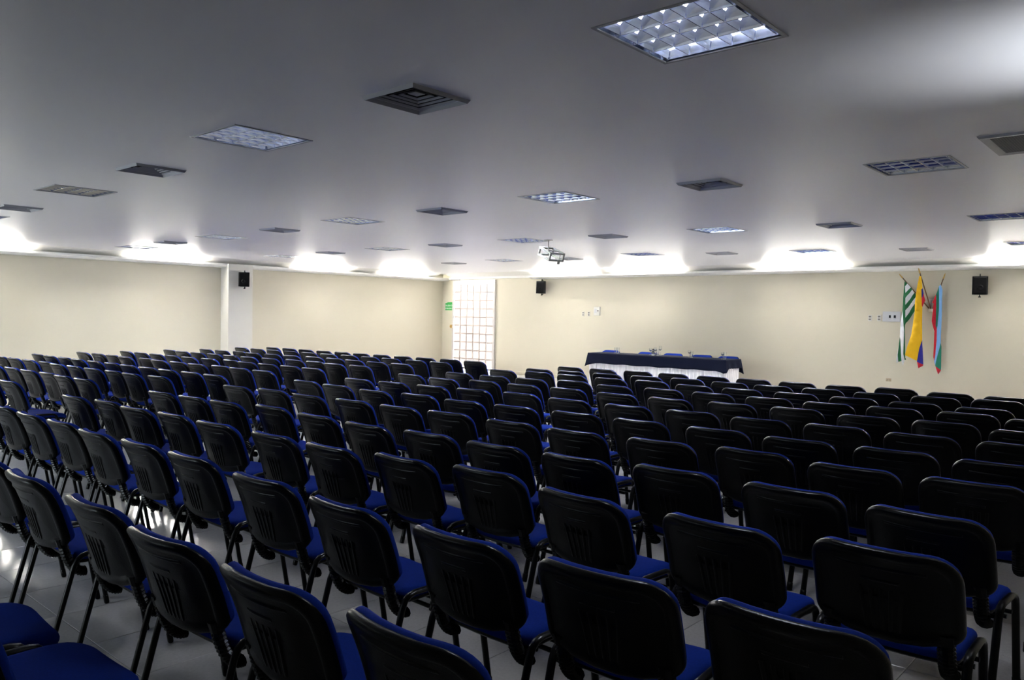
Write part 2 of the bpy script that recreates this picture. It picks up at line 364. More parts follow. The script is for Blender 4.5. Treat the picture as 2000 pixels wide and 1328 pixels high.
SOF_Y = [(CE_Y, CEIL), (Y_LEFT-0.03, ZC1)]
def soffit(front, a, b, th=0.02, inset=0.0):
    bm = bmesh.new(); (p0, z0), (p1, z1) = SOF_X if front else SOF_Y
    L = math.hypot(p1-p0, z1-z0); nx, nz = -(z1-z0)/L, (p1-p0)/L         # normal away from the room
    def P(s, t, o):
        q, z = p0+(p1-p0)*s + nx*o, z0+(z1-z0)*s + nz*o
        return (q, t, z) if front else (t, q, z)
    rings = [[P(0, t, inset), P(1, t, inset), P(1, t, inset+th), P(0, t, inset+th)] for t in (a, b)]
    loft(bm, rings)
    return bm
def cove(front, lit, lo, hi, trim_name, nm):
    cuts = sorted(lit); prev = lo; bm = bmesh.new()
    tmp = []
    for a, b in cuts:
        tmp.append((prev, a)); prev = b
    tmp.append((prev, hi))
    for a, b in tmp:
        s = soffit(front, a, b); me = bpy.data.meshes.new('t'); s.to_mesh(me); s.free(); bm.from_mesh(me); bpy.data.meshes.remove(me)
    struct(trim_name, bm, white_m)
    for k, (a, b) in enumerate(sorted(lit, reverse=front)):
        side = 'front' if front else 'left'
        o = empty('cove_light', ((SOF_X if front else SOF_Y)[0][0] if front else (a+b)/2, (a+b)/2 if front else SOF_Y[0][0], CEIL))
        tag(o, '', 'cove light', 'lit diffusers in the cove under the ceiling edge')
        o['label'] = nm[k]
        d = obj('diffuser', soffit(front, a+0.02, b-0.02, 0.01, 0.006), cove_m, None); d.parent = o; d.matrix_parent_inverse = Matrix.Translation(-o.location)
        for aa, bb in ((a, a+0.02), (b-0.02, b)):
            f = obj('end_frame', soffit(front, aa, bb, 0.02), white_m, None); f.parent = o; f.matrix_parent_inverse = Matrix.Translation(-o.location)
        q = (SOF_X if front else SOF_Y)[0][0] + 0.15; zt = 2.736
        ends = [(q, t, zt) if front else (t, q, zt) for t in (a+0.12, b-0.12)]
        f = obj('tube', tube(bmesh.new(), ends, 0.014, 10), cove_tube_m, None, smooth=True, angle=40); f.parent = o; f.matrix_parent_inverse = Matrix.Translation(-o.location)
        for e, aa in ((ends[0], a+0.08), (ends[1], b-0.12)):
            lo = (q-0.02, aa, zt-0.02) if front else (aa, q-0.02, zt-0.02); hi = (q+0.03, aa+0.04, 2.765) if front else (aa+0.04, q+0.03, 2.765)
            f = obj('lamp_holder', bx(lo, hi, 0.004), white_m, None); f.parent = o; f.matrix_parent_inverse = Matrix.Translation(-o.location)
cove(True, FRONT_LIT, Y_RIGHT, Y_LEFT-0.42, 'trim_3', [
    'glowing white cove light above the front wall, right of the tiled glass door', 'glowing white cove light above the left half of the navy table',
    'glowing white cove light above the front wall, left of the three flags', 'glowing white cove light above the black speaker right of the flags'])
cove(False, LEFT_LIT, X_BACK, X_FRONT-0.42, 'trim_4', [
    'glowing white cove light at the left edge of the photo above the left wall', 'glowing white cove light above the left wall, just left of the pilaster',
    'glowing white cove light above the left wall, just right of the pilaster', 'glowing white cove light above the left wall, nearest the door corner'])
bm = bmesh.new(); box(bm, (CE_X, Y_LEFT-0.42, CEIL), (X_FRONT, Y_LEFT, CEIL+0.03)); struct('trim_5', bm, white_m)
struct('trim_8', bx((X_FRONT-0.06, DY0, -0.006), (X_FRONT+0.15, DY1, 0.012)), steel_m)
struct('baseboard_front', bx((X_FRONT-0.012, Y_RIGHT, 0), (X_FRONT, DY0-0.05, 0.08)), wall_m)
struct('baseboard_left', bx((X_BACK, Y_LEFT-0.012, 0), (X_FRONT, Y_LEFT, 0.08)), wall_m)

# sliding door of frosted panes
dr = empty('door_1', (X_FRONT-0.03, (DY0+DY1)/2, 0)); dr['kind'] = 'structure'
DW, DH = 1.72, 2.63
def local(parent, name, bm, m, **k): return obj(name, bm, m, parent, **k)
st = 0.07
bm = bmesh.new()
for lo, hi in (((-DW/2, 0.02), (-DW/2+st, DH)), ((DW/2-st, 0.02), (DW/2, DH)), ((-DW/2+st, 0.02), (DW/2-st, 0.10)), ((-DW/2+st, DH-0.10), (DW/2-st, DH))):
    box(bm, (-0.022, lo[0], lo[1]), (0.022, hi[0], hi[1]))
local(dr, 'door_frame', bm, door_m)
py = [(-DW/2+st) + i*(DW-2*st)/6 for i in range(7)]; pz = [0.10 + i*(DH-0.20)/10 for i in range(11)]
for y in py[1:-1]: local(dr, 'mullion', bx((-0.014, y-0.017, 0.10), (0.014, y+0.017, DH-0.10)), mull_m)
for z in pz[1:-1]: local(dr, 'glazing_bar', bx((-0.012, -DW/2+st, z-0.017), (0.012, DW/2-st, z+0.017)), mull_m)
p0 = None
for i in range(6):
    for j in range(10):
        c = (0, (py[i]+py[i+1])/2, (pz[j]+pz[j+1])/2)
        if p0 is None:
            hy, hz = (py[1]-py[0])/2-0.017, (pz[1]-pz[0])/2-0.017
            p0 = local(dr, 'pane', bx((-0.004, -hy, -hz), (0.004, hy, hz)), pane_m); p0.location = c
        else:
            o = p0.copy(); COL.objects.link(o); o.parent = dr; o.location = c
bm = bmesh.new(); box(bm, (-0.05, DW/2-0.005, 1.22), (-0.02, DW/2+0.06, 1.32), 0.004)
tube(bm, [(-0.05, DW/2+0.03, 1.27), (-0.08, DW/2+0.03, 1.27)], 0.014)
o = local(dr, 'door_lock', bm, brass_m); o['label'] = 'small brass door lock'
# sliding rail with hangers
rl = empty('door_rail', (X_FRONT-0.06, 15.3, 2.69)); tag(rl, 'white sliding door rail above the frosted glass door', 'rail')
bm = bmesh.new(); box(bm, (-0.03, -1.50, -0.03), (0.055, 1.75, 0.03), 0.006); obj('track', bm, white_m, rl)
for y in (-0.83, -0.18, 0.50): obj('hanger', bx((-0.02, y-0.03, 0.03), (0.02, y+0.03, 0.075), 0.004), cage_m, rl)
obj('door_stop', bx((-0.035, 1.3, -0.055), (0.0, 1.68, -0.031)), cage_m, rl)

# ---------------------------------------------------------------- recessed louvre lights
def make_light(lit):
    o = empty('recessed_ceiling_light')
    bm = bmesh.new(); a, b = 0.297, 0.280
    for lo, hi in (((-a, -a), (a, -b)), ((-a, b), (a, a)), ((-a, -b), (-b, b)), ((b, -b), (a, b))):
        box(bm, (lo[0], lo[1], -0.005), (hi[0], hi[1], 0.0))
    obj('flange', bm, vent_m, o)
    bm = bmesh.new(); b, z = 0.283, 0.105                     # tray, open below
    for lo, hi in (((-b, -b, z), (b, b, z+0.004)), ((-b, -b, 0.001), (b, -b+0.003, z)), ((-b, b-0.003, 0.001), (b, b, z)), ((-b, -b, 0.001), (-b+0.003, b, z)), ((b-0.003, -b, 0.001), (b, b, z))):
        box(bm, lo, hi)
    obj('housing', bm, mirror_m, o)
    pitch = 0.134
    rib = [(-0.024, 0.052), (-0.013, 0.030), (-0.005, 0.010), (-0.0025, 0.0), (0.0025, 0.0), (0.005, 0.010), (0.013, 0.030), (0.024, 0.052)]
    dv = None
    for k in range(5):
        x = (k-2)*pitch
        prof = [(min(max(px, -0.2795-x), 0.2795-x), pz) for px, pz in rib]
        if k in (0, 4):
            prof = [(px*0.45, pz) for px, pz in rib]; x *= 1.005
        if dv is None or k in (1, 4):
            bm = bmesh.new(); loft(bm, [[(px, t, pz) for px, pz in prof] for t in (-0.278, 0.278)])
            dv = obj('louvre_divider', bm, mirror_m, o)
        else:
            dv = dv.copy(); COL.objects.link(dv); dv.parent = o
        dv.location = (x, 0, 0.003)
    bl = None
    blade = [(-0.010, 0.038), (-0.005, 0.018), (-0.002, 0.0), (0.002, 0.0), (0.005, 0.018), (0.010, 0.038)]
    for k in range(4):
        for q in range(6):
            if bl is None:
                bm = bmesh.new(); loft(bm, [[(s, py, pz) for py, pz in blade] for s in (-0.058, 0.058)])
                bl = obj('cross_blade', bm, mirror_m, o)
            else:
                bl = bl.copy(); COL.objects.link(bl); bl.parent = o
            bl.location = ((k-1.5)*pitch, (q-2.5)*0.104, 0.003)
    tb = None
    for k in range(4):
        if tb is None:
            bm = bmesh.new(); tube(bm, [(0, -0.27, 0), (0, 0.27, 0)], 0.013, 10)
            tb = obj('fluorescent_tube', bm, {0: tube_off_m, 1: tube_m, 2: tube_dim_m}[lit], o, smooth=True, angle=40)
        else:
            tb = tb.copy(); COL.objects.link(tb); tb.parent = o
        tb.location = ((k-1.5)*pitch, 0, 0.066)
    return o
proto = {}
LROW = ['nearest the camera', 'second from the camera', 'third from the camera', 'nearest the front wall']
lastx = None; r = -1
for x, y, s in LIGHTS:
    if lastx is None or x < lastx-1 or abs(x-lastx) > 1.8: r += 1; c = 0
    lastx = x; c += 1
    if s not in proto: o = proto[s] = make_light(s); o.location = (x, y, CEIL)
    else: o = dup(proto[s], (x, y, CEIL), 0)
    tag(o, 'square mirror-louvre ceiling light, %s from the right in the row %s' % (ORD[c], LROW[r]), 'ceiling light', 'recessed louvre lights in the ceiling')

# ---------------------------------------------------------------- ceiling air diffusers
def ring_side(bm, a, za, b, zb, th, k):        # one sloping side of a square ring, mitred; k = quarter turn
    pts = [(-a, -a, za), (a, -a, za), (b, -b, zb), (-b, -b, zb)]
    pts2 = [(p[0], p[1], p[2]+th) for p in pts]
    c, s = [(1, 0), (0, 1), (-1, 0), (0, -1)][k]
    R = lambda p: (p[0]*c-p[1]*s, p[0]*s+p[1]*c, p[2])
    loft(bm, [[R(p) for p in pts], [R(p) for p in pts2]])
    return bm
def make_vent():
    o = empty('air_diffuser')
    bm = bmesh.new()
    for k in range(4): ring_side(bm, 0.214, -0.001, 0.202, -0.020, 0.004, k); ring_side(bm, 0.202, -0.020, 0.186, 0.002, 0.004, k)
    obj('frame', bm, vent_m, o)
    for i in range(4):
        a = 0.182 - i*0.037; z = 0.000 + i*0.005
        for k in range(4): obj('slat', ring_side(bmesh.new(), a, z, a-0.011, z+0.009, 0.002, k), vent_m, o)
    obj('centre_plate', bx((-0.034, -0.034, 0.024), (0.034, 0.034, 0.028)), vent_m, o)
    bm = bmesh.new(); b = 0.1845
    for lo, hi in (((-b, -b, 0.15), (b, b, 0.154)), ((-b, -b, 0.001), (b, -b+0.003, 0.15)), ((-b, b-0.003, 0.001), (b, b, 0.15)), ((-b, -b, 0.001), (-b+0.003, b, 0.15)), ((b-0.003, -b, 0.001), (b, b, 0.15))):
        box(bm, lo, hi)
    obj('duct_box', bm, dark_m, o)
    return o
VL = ['closest to the camera, large at top centre', 'beside the closest light, at the left of the photo', 'cut by the left edge of the photo',
      'between the first and second lights of the second row', 'in the second row behind the largest diffuser', 'left of centre, third in the second row', 'at far left near the glowing left cove', 'cut by the right edge, beside the flat return grille',
      'in the third row at the right of the photo', 'in the third row, right of the hanging cage', 'in the third row, left of the hanging cage', 'in the third row near the left cove lights',
      'in the last row above the navy table', 'in the last row beside the hanging cage', 'in the last row near the frosted door', 'in the last row above the three flags']
pv = None
for (x, y), l in zip(VENTS, VL):
    if pv is None: pv = o = make_vent(); o.location = (x, y, CEIL)
    else: o = dup(pv, (x, y, CEIL), 0)
    tag(o, 'square louvred air diffuser ' + l, 'air vent', 'square air diffusers in the ceiling')
o = empty('return_grille', (6.11, 0.83, CEIL)); tag(o, 'large flat grey mesh return air grille at the right edge of the ceiling', 'air vent')
bm = bmesh.new()
for k in range(4): ring_side(bm, 0.335, -0.002, 0.325, -0.016, 0.004, k); ring_side(bm, 0.325, -0.016, 0.275, -0.010, 0.004, k)
obj('frame', bm, vent_m, o)
obj('backing', bx((-0.276, -0.276, -0.003), (0.276, 0.276, -0.001)), dark_m, o)
bm = bmesh.new()
for i in range(36):
    t = -0.272 + i*0.0155; box(bm, (t-0.0035, -0.275, -0.010), (t+0.0035, 0.275, -0.004)); box(bm, (-0.275, t-0.0035, -0.009), (0.275, t+0.0035, -0.004))
g = obj('mesh', bm, mesh_m, o); g['kind'] = 'stuff'

# ---------------------------------------------------------------- hanging projector cage
o = empty('projector_cage', (9.75, 7.82, 2.60)); o.rotation_euler = (0, radians(-20), radians(72)); tag(o, 'open grey angle-iron projector cage hanging from the ceiling by a rod', 'bracket')
A, B, Z0, Z1, t = 0.16, 0.125, -0.055, 0.055, 0.013
bm = bmesh.new()
for x in (-A, A):
    for y in (-B, B): box(bm, (x-t, y-t, Z0), (x+t, y+t, Z1))
obj('upright', bm, cage_m, o)
for z, nm in ((Z0, 'bottom_frame'), (Z1, 'top_frame')):
    bm = bmesh.new()
    for s in (-1, 1):
        box(bm, (s*A-t, -B-t, z-t), (s*A+t, B+t, z+t)); box(bm, (-A-t, s*B-t, z-t), (A+t, s*B+t, z+t))
    obj(nm, bm, cage_m, o)
obj('cross_strap', bx((-0.018, -B, Z1-0.006), (0.018, B, Z1+0.006)), cage_m, o)
q = obj('rod', tube(bmesh.new(), [(0, 0.06, 0.0), (0, 0.06, CEIL-2.60)], 0.008), cage_m, o); q.rotation_euler = (0, radians(20), 0)
q = obj('ceiling_plate', bx((-0.05, 0.01, CEIL-2.60-0.008), (0.05, 0.11, CEIL-2.60)), cage_m, o); q.rotation_euler = (0, radians(20), 0)
bm = bx((-A-t-0.02, -0.06, Z0-0.05), (-A-t, -0.02, Z0+0.02), 0.004); tube(bm, [(-A-t-0.012, -0.04, Z0+0.02), (-A-t-0.012, -0.04, Z1)], 0.005)
obj('padlock', bm, cage_m, o)

# ---------------------------------------------------------------- wall speakers
def speaker(loc, rz, label):
    o = empty('wall_speaker', loc, rz); tag(o, label, 'speaker', 'black loudspeakers high on the walls')   # local +X faces out of the box front
    bm = bmesh.new()
    W0, W1, Hh = 0.125, 0.088, 0.165
    loft(bm, [[(0.0, -W1, -Hh), (0.0, W1, -Hh), (0.19, W0, -Hh), (0.205, W0-0.01, -Hh), (0.205, -W0+0.01, -Hh), (0.19, -W0, -Hh)],
              [(-0.0, -W1, Hh), (0.0, W1, Hh), (0.165, W0, Hh), (0.18, W0-0.01, Hh), (0.18, -W0+0.01, Hh), (0.165, -W0, Hh)]])
    bmesh.ops.bevel(bm, geom=list(bm.edges), offset=0.006, segments=2, affect='EDGES', profile=0.5)
    obj('cabinet', bm, spk_m, o)
    bm = bmesh.new()
    loft(bm, [[(0.186+x, -W0+0.018+i, -Hh+0.016+i), (0.186+x, W0-0.018-i, -Hh+0.016+i), (0.166+x, W0-0.018-i, Hh-0.016-i), (0.166+x, -W0+0.018+i, Hh-0.016-i)] for x, i in ((0.0, 0), (0.026, 0), (0.034, 0.012))])
    obj('grille', bm, grille_m, o)
    bm = bmesh.new(); lathe(bm, [(0.045, 0), (0.052, 0.006), (0.040, 0.012), (0.010, 0.006)], 20)
    bmesh.ops.rotate(bm, verts=bm.verts, cent=(0, 0, 0), matrix=Matrix.Rotation(radians(90), 3, 'Y')); bmesh.ops.translate(bm, verts=bm.verts, vec=(0.208, 0, -0.04))
    obj('woofer_ring', bm, spk_m, o)
    bm = bmesh.new()
    tube(bm, [(0.09, 0, Hh), (0.09, 0, Hh+0.03), (0.05, 0, Hh+0.035), (-0.02, 0, Hh+0.02), (-0.03, 0, 0), (-0.02, 0, -Hh-0.02), (0.05, 0, -Hh-0.03), (0.09, 0, -Hh-0.022), (0.09, 0, -Hh)], 0.008, 8, up=(0, 1, 0), r2=0.02)
    box(bm, (-0.105, -0.035, -0.06), (-0.02, 0.035, 0.06), 0.004)
    obj('bracket', bm, spk_m, o)
    obj('knob', lathe(bmesh.new(), [(0.018, -Hh-0.050), (0.022, -Hh-0.046), (0.022, -Hh-0.032), (0.014, -Hh-0.028)], 12, (0.09, 0, 0)), spk_m, o)
speaker((9.72, 17.05-0.106, 2.345), radians(-128), 'black wall speaker on the off-white pilaster')
speaker((16.5-0.108, 13.42, 2.39), radians(-160), 'black wall speaker on the front wall, right of the frosted glass door')
speaker((16.5-0.108, 3.17, 2.32), radians(192), 'black wall speaker on the front wall, right of the three flags')

# ---------------------------------------------------------------- flags
XF = 16.28
bk = empty('flag_bracket', (16.47, 3.98, 1.96)); tag(bk, 'silver wall bracket holding the three flag poles', 'bracket')
bm = bx((-0.01, -0.055, -0.13), (0.03, 0.055, 0.13), 0.02); obj('wall_plate', bm, steel_m, bk)
bm = bmesh.new()
for dy, dz in ((0.10, 0.13), (0.025, 0.16), (-0.06, 0.14)):
    tube(bm, [(-0.01, dy*0.15, -0.06), (-0.05, dy*0.8, -0.06+dz)], 0.016, 10)
obj('sockets', bm, steel_m, bk)
def flag(key, tip, label, amp):
    base = (16.44, 3.974+(tip[1]-4.08)*0.08, 1.90)
    o = empty('flag', (tip[0], tip[1], tip[2])); tag(o, label, 'flag', 'flags on angled poles on the front wall')
    inv = Vector(o.location)
    bm = tube(bmesh.new(), [Vector(base)-inv, Vector(tip)-inv], 0.011, 10); obj('pole', bm, pole_m, o)
    d = (Vector(tip)-Vector(base)).normalized(); p = Vector(tip)-inv
    obj('finial', tube(bmesh.new(), [p-d*0.02, p, p+d*0.02, p+d*0.05, p+d*0.09], 0.014, 10, scales=[0.9, 1.2, 0.8, 0.9, 0.1]), brass_m, o)
    keys = []; bm = bmesh.new()
    for c, poly in FLAGS[key]:
        if c not in keys: keys.append(c)
        vs = [bm.verts.new((0, y, z)) for y, z in poly]
        f = bm.faces.new(vs); f.material_index = keys.index(c)
    bmesh.ops.remove_doubles(bm, verts=bm.verts, dist=0.0005)
    bmesh.ops.triangulate(bm, faces=bm.faces)
    for _ in range(2): bmesh.ops.subdivide_edges(bm, edges=[e for e in bm.edges if e.calc_length() > 0.07], cuts=1)
    bmesh.ops.triangulate(bm, faces=bm.faces)
    for v in bm.verts:
        y, z = v.co.y, v.co.z
        s = min(1.0, max(0.0, (tip[2]-z)/0.5))
        v.co.x = tip[0] - 0.04 + amp*s*sin((y-tip[1])*52 + z*1.7) + 0.02*s
    me = bpy.data.meshes.new('cloth')
    bmesh.ops.recalc_face_normals(bm, faces=bm.faces)
    bmesh.ops.translate(bm, verts=bm.verts, vec=-inv)
    bm.to_mesh(me); bm.free()
    for k in keys: me.materials.append(FL[k])
    for q in me.polygons: q.use_smooth = True
    c = link(bpy.data.objects.new('cloth', me), o)
    md = c.modifiers.new('thickness', 'SOLIDIFY'); md.thickness = 0.005; md.offset = 0
flag('f1', (16.34, 4.474, 2.497), 'green and white striped flag, leftmost of the three on the front wall', 0.022)
flag('f2', (16.14, 4.116, 2.577), 'yellow, blue and red flag hanging in the middle of the three', 0.022)
flag('f3', (16.34, 3.753, 2.478), 'light blue, green and red flag, rightmost of the three', 0.020)

# ---------------------------------------------------------------- wall plates
def outlet(y, z, label, grp):
    o = empty('wall_outlet', (X_FRONT, y, z)); tag(o, label, 'outlet', grp)
    obj('cover_plate', bx((-0.010, -0.036, -0.060), (0, 0.036, 0.060), 0.003), plate_m, o)
    for dz in (-0.027, 0.027): obj('socket', bx((-0.013, -0.022, dz-0.017), (-0.009, 0.022, dz+0.017), 0.003), sock_m, o)
outlet(12.14, 1.702, 'pale double outlet on the front wall, left of its twin near the thermostat', 'pale outlets on the front wall')
outlet(11.96, 1.704, 'pale double outlet on the front wall, next to the grey thermostat box', 'pale outlets on the front wall')
outlet(5.085, 1.707, 'pale double outlet left of the flags, farther from the grey panel', 'pale outlets on the front wall')
outlet(4.912, 1.710, 'pale double outlet left of the flags, beside the grey switch panel', 'pale outlets on the front wall')
o = empty('thermostat', (X_FRONT, 11.70, 1.775)); tag(o, 'small grey thermostat box on the front wall above the navy table', 'thermostat')
obj('case', bx((-0.03, -0.095, -0.11), (0, 0.095, 0.11), 0.006), plate_m, o)
obj('dial', tube(bmesh.new(), [(-0.03, -0.04, 0.01), (-0.042, -0.04, 0.01)], 0.018, 12), sock_m, o)
obj('scale_window', bx((-0.033, 0.0, -0.05), (-0.029, 0.07, 0.06)), panel_m, o)
o = empty('switch_panel', (X_FRONT, 4.68, 1.74)); tag(o, 'grey steel switch panel with two black switches, left of the flags', 'switch')
obj('cover', bx((-0.022, -0.165, -0.10), (0, 0.165, 0.10), 0.005), panel_m, o)
for y in (0.03, -0.06):
    s = obj('switch', bx((-0.030, y-0.018, -0.026), (-0.021, y+0.018, 0.026), 0.003), spk_m, o)
    obj('rocker', bx((-0.035, y-0.010, -0.016), (-0.029, y+0.010, 0.002), 0.002), dark_m, s)
o = empty('junction_cover', (X_FRONT, 4.70, 0.50)); tag(o, 'small rust stained cover plate low on the front wall below the flags', 'cover plate')
obj('plate', bx((-0.006, -0.05, -0.03), (0, 0.05, 0.03), 0.002), stain_m, o)
for y in (-0.022, 0.022): obj('hole_cap', tube(bmesh.new(), [(-0.005, y, 0), (-0.009, y, 0)], 0.009, 10), sock_m, o)

# exit sign
o = empty('exit_sign', (X_FRONT-0.002, 17.10, 1.872)); tag(o, 'small green emergency exit sign in the corner, left of the frosted door', 'sign')
pr = [(0.17, -0.125), (-0.17, -0.125), (-0.17, 0.125), (0.06, 0.118), (0.13, 0.09), (0.17, 0.085)]
obj('board', loft(bmesh.new(), [[(-0.008, y, z) for y, z in pr], [(0, y, z) for y, z in pr]]), green_m, o)
for txt, z, sz in (('SALIDA DE', -0.005, 0.068), ('EMERGENCIA', -0.085, 0.056)):
    cu = bpy.data.curves.new('t', 'FONT'); cu.body = txt; cu.size = sz; cu.extrude = 0.001; cu.align_x = 'CENTER'
    t = bpy.data.objects.new('t', cu); COL.objects.link(t)
    bpy.context.view_layer.update()
    me = bpy.data.meshes.new_from_object(t.evaluated_get(bpy.context.evaluated_depsgraph_get()))
    COL.objects.unlink(t); bpy.data.objects.remove(t)
    me.materials.clear(); me.materials.append(text_m)
    me.transform(Matrix(((0, 0, -1, -0.009), (-1, 0, 0, 0), (0, 1, 0, z), (0, 0, 0, 1))))
    link(bpy.data.objects.new('lettering', me), o)

# ---------------------------------------------------------------- head table with skirt and cloth
TX0, TX1, TY0, TY1, TZ = 14.85, 15.50, 7.34, 10.74, 0.79
tbl = empty('head_table', ((TX0+TX1)/2, (TY0+TY1)/2, 0)); tag(tbl, 'long speakers table with a pleated white skirt below the navy cloth', 'table')
cx, cy = tbl.location.x, tbl.location.y
obj('table_top', bx((TX0-cx+0.01, TY0-cy+0.01, TZ-0.035), (TX1-cx-0.01, TY1-cy-0.01, TZ-0.006)), wood_m, tbl)
for sx in (-1, 1):
    for sy in (-1, 1): obj('leg', tube(bmesh.new(), [(sx*0.27, sy*1.6, 0), (sx*0.27, sy*1.6, TZ-0.035)], 0.018, 8), steel_m, tbl)
path = [(TX1, TY1), (TX0, TY1), (TX0, TY0), (TX1, TY0)]
pts = []
for (xa, ya), (xb, yb) in zip(path[:-1], path[1:]):
    L = math.hypot(xb-xa, yb-ya); n = int(L/0.012); nx, ny = (yb-ya)/L, -(xb-xa)/L
    for i in range(n):
        s = i/n; ph = s*L
        d = 0.014*sin(ph*2*pi/0.085) + 0.006*sin(ph*2*pi/0.031+1)
        pts.append((xa+(xb-xa)*s, ya+(yb-ya)*s, -nx, -ny, d))
bm = bmesh.new()
rings = []
for z, k, off in ((TZ-0.012, 0.15, 0.002), (TZ-0.2, 0.7, 0.012), (0.3, 1.1, 0.016), (0.012, 1.4, 0.022)):
    rings.append([(x-cx+nx*(off+d*k), y-cy+ny*(off+d*k), z) for x, y, nx, ny, d in pts])
loft(bm, rings, close=False, cap0=False, cap1=False)
s = obj('pleated_skirt', bm, skirt_m, tbl, smooth=True)
# navy cloth, corners hanging in points
cl = empty('tablecloth', (cx, cy, TZ)); tag(cl, 'navy blue cloth draped over the top of the white-skirted table', 'tablecloth')
N1, N2 = 60, 14
def drop(u, side):                       # hang length along an edge, u 0..1
    e = max(0, 1-min(u, 1-u)*14)
    return (0.225 if side else 0.17) + 0.08*e*e + 0.006*sin(u*37)
bm = bmesh.new()
per = [((TX0-0.018, TY1+0.018-(TY1-TY0+0.036)*i/N1), (-1, 0), i/N1, 1) for i in range(N1)] + [((TX0-0.018+(TX1-TX0+0.036)*i/N2, TY0-0.018), (0, -1), i/N2, 0) for i in range(N2)] + \
      [((TX1+0.018, TY0-0.018+(TY1-TY0+0.036)*i/N1), (1, 0), i/N1, 1) for i in range(N1)] + [((TX1+0.018-(TX1-TX0+0.036)*i/N2, TY1+0.018), (0, 1), i/N2, 0) for i in range(N2)]
rg = []
for f in range(-1, 7):
    ring = []
    for (x, y), (nx, ny), u, sd in per:
        d = drop(u, sd); t = max(0, f)/6
        c = max(0, 1-min(u, 1-u)*20)
        tx, ty = (nx, ny)
        if u < 0.05: px_, py_ = (-ny, nx) if False else (ny, -nx); 
        fl = 0.004 + t*(0.03 + 0.012*sin(u*(60 if sd else 16)))
        inx = 0.012 if f == -1 else 0
        X, Y = x+nx*(fl-inx), y+ny*(fl-inx)
        if c > 0:                       # corner folds flare out both ways
            sx = 1 if x > cx else -1; sy = 1 if y > cy else -1
            X += sx*0.05*t*c*(1 if nx == 0 else 0.3); Y += sy*0.05*t*c*(1 if ny == 0 else 0.3)
        ring.append((X-cx, Y-cy, (0.014 if f == -1 else 0.004) - d*t))
    rg.append(ring)
loft(bm, rg, cap0=False, cap1=False)
bm.faces.new([v for v in bm.verts][:len(per)])
bmesh.ops.recalc_face_normals(bm, faces=bm.faces)
c = obj('draped_cloth', bm, navy_m, cl, smooth=True, angle=50)
md = c.modifiers.new('thickness', 'SOLIDIFY'); md.thickness = 0.003; md.offset = -1

# drinking glasses and bottles on the cloth
GZ = TZ+0.0145
def tumbler(x, y, h, label):
    o = empty('drinking_glass', (x, y, GZ)); tag(o, label, 'glass', 'clear drinking glasses on the navy cloth')
    obj('bowl', lathe(bmesh.new(), [(0.001, 0.006), (0.024, 0.006), (0.030, h), (0.033, h), (0.027, 0.0), (0.001, 0.0)], 16), glass_m, o, smooth=True, angle=40)
    return o
def goblet(x, y, h, label):
    o = empty('stemmed_glass', (x, y, GZ)); tag(o, label, 'glass', 'clear drinking glasses on the navy cloth')
    obj('foot', lathe(bmesh.new(), [(0.001, 0), (0.034, 0), (0.034, 0.003), (0.006, 0.010), (0.004, 0.02), (0.004, h*0.5), (0.001, h*0.5)], 14), glass_m, o, smooth=True, angle=40)
    obj('bowl', lathe(bmesh.new(), [(0.001, h*0.5), (0.018, h*0.54), (0.032, h*0.72), (0.030, h), (0.028, h), (0.030, h*0.72), (0.016, h*0.57), (0.001, h*0.53)], 16), glass_m, o, smooth=True, angle=40)
    return o
def jar(x, y, h, label):
    o = empty('glass_bottle', (x, y, GZ)); tag(o, label, 'bottle')
    obj('body', lathe(bmesh.new(), [(0.001, 0), (0.032, 0), (0.034, 0.01), (0.034, h*0.6), (0.014, h*0.78), (0.013, h), (0.001, h)], 16), glass_m, o, smooth=True, angle=40)
    obj('cap', lathe(bmesh.new(), [(0.0155, h-0.02), (0.0155, h+0.006), (0.001, h+0.007)], 12), spk_m, o)
def tableY(px): 
    v = rr*((px-1000)/1543.5) + fw
    return v.y/v.x
for px, x, h, k, l in ((1203, 15.25, .13, 'g', 'clear tumbler on the left part of the navy cloth, left of a pair'), (1207.5, 15.2, .13, 'g', 'clear tumbler on the left part of the navy cloth, right of a pair'),
        (1271, 15.3, .15, 't', 'clear stemmed glass at the left of the cluster on the navy cloth'), (1276, 15.1, .14, 'b', 'clear bottle with dark cap in the cluster on the navy cloth'),
        (1280, 15.3, .17, 't', 'stemmed glass in the middle of the cluster on the navy cloth'), (1285, 15.1, .15, 'g', 'clear tumbler in the cluster, between the tallest glass and its neighbour'),
        (1290, 15.25, .21, 't', 'tallest stemmed glass at the right of the cluster on the navy cloth'), (1347, 15.2, .15, 't', 'stemmed glass right of centre on the navy cloth, left of a pair'),
        (1351.5, 15.1, .13, 'g', 'clear tumbler right of centre on the navy cloth, right of a pair'), (1412, 15.1, .14, 't', 'stemmed glass near the right end of the navy cloth, left of a pair'), (1416.5, 15.05, .15, 'g', 'clear tumbler near the right end of the navy cloth, right of a pair')):
    {'g': tumbler, 't': goblet, 'b': jar}[k](x, tableY(px)*x, h, l)

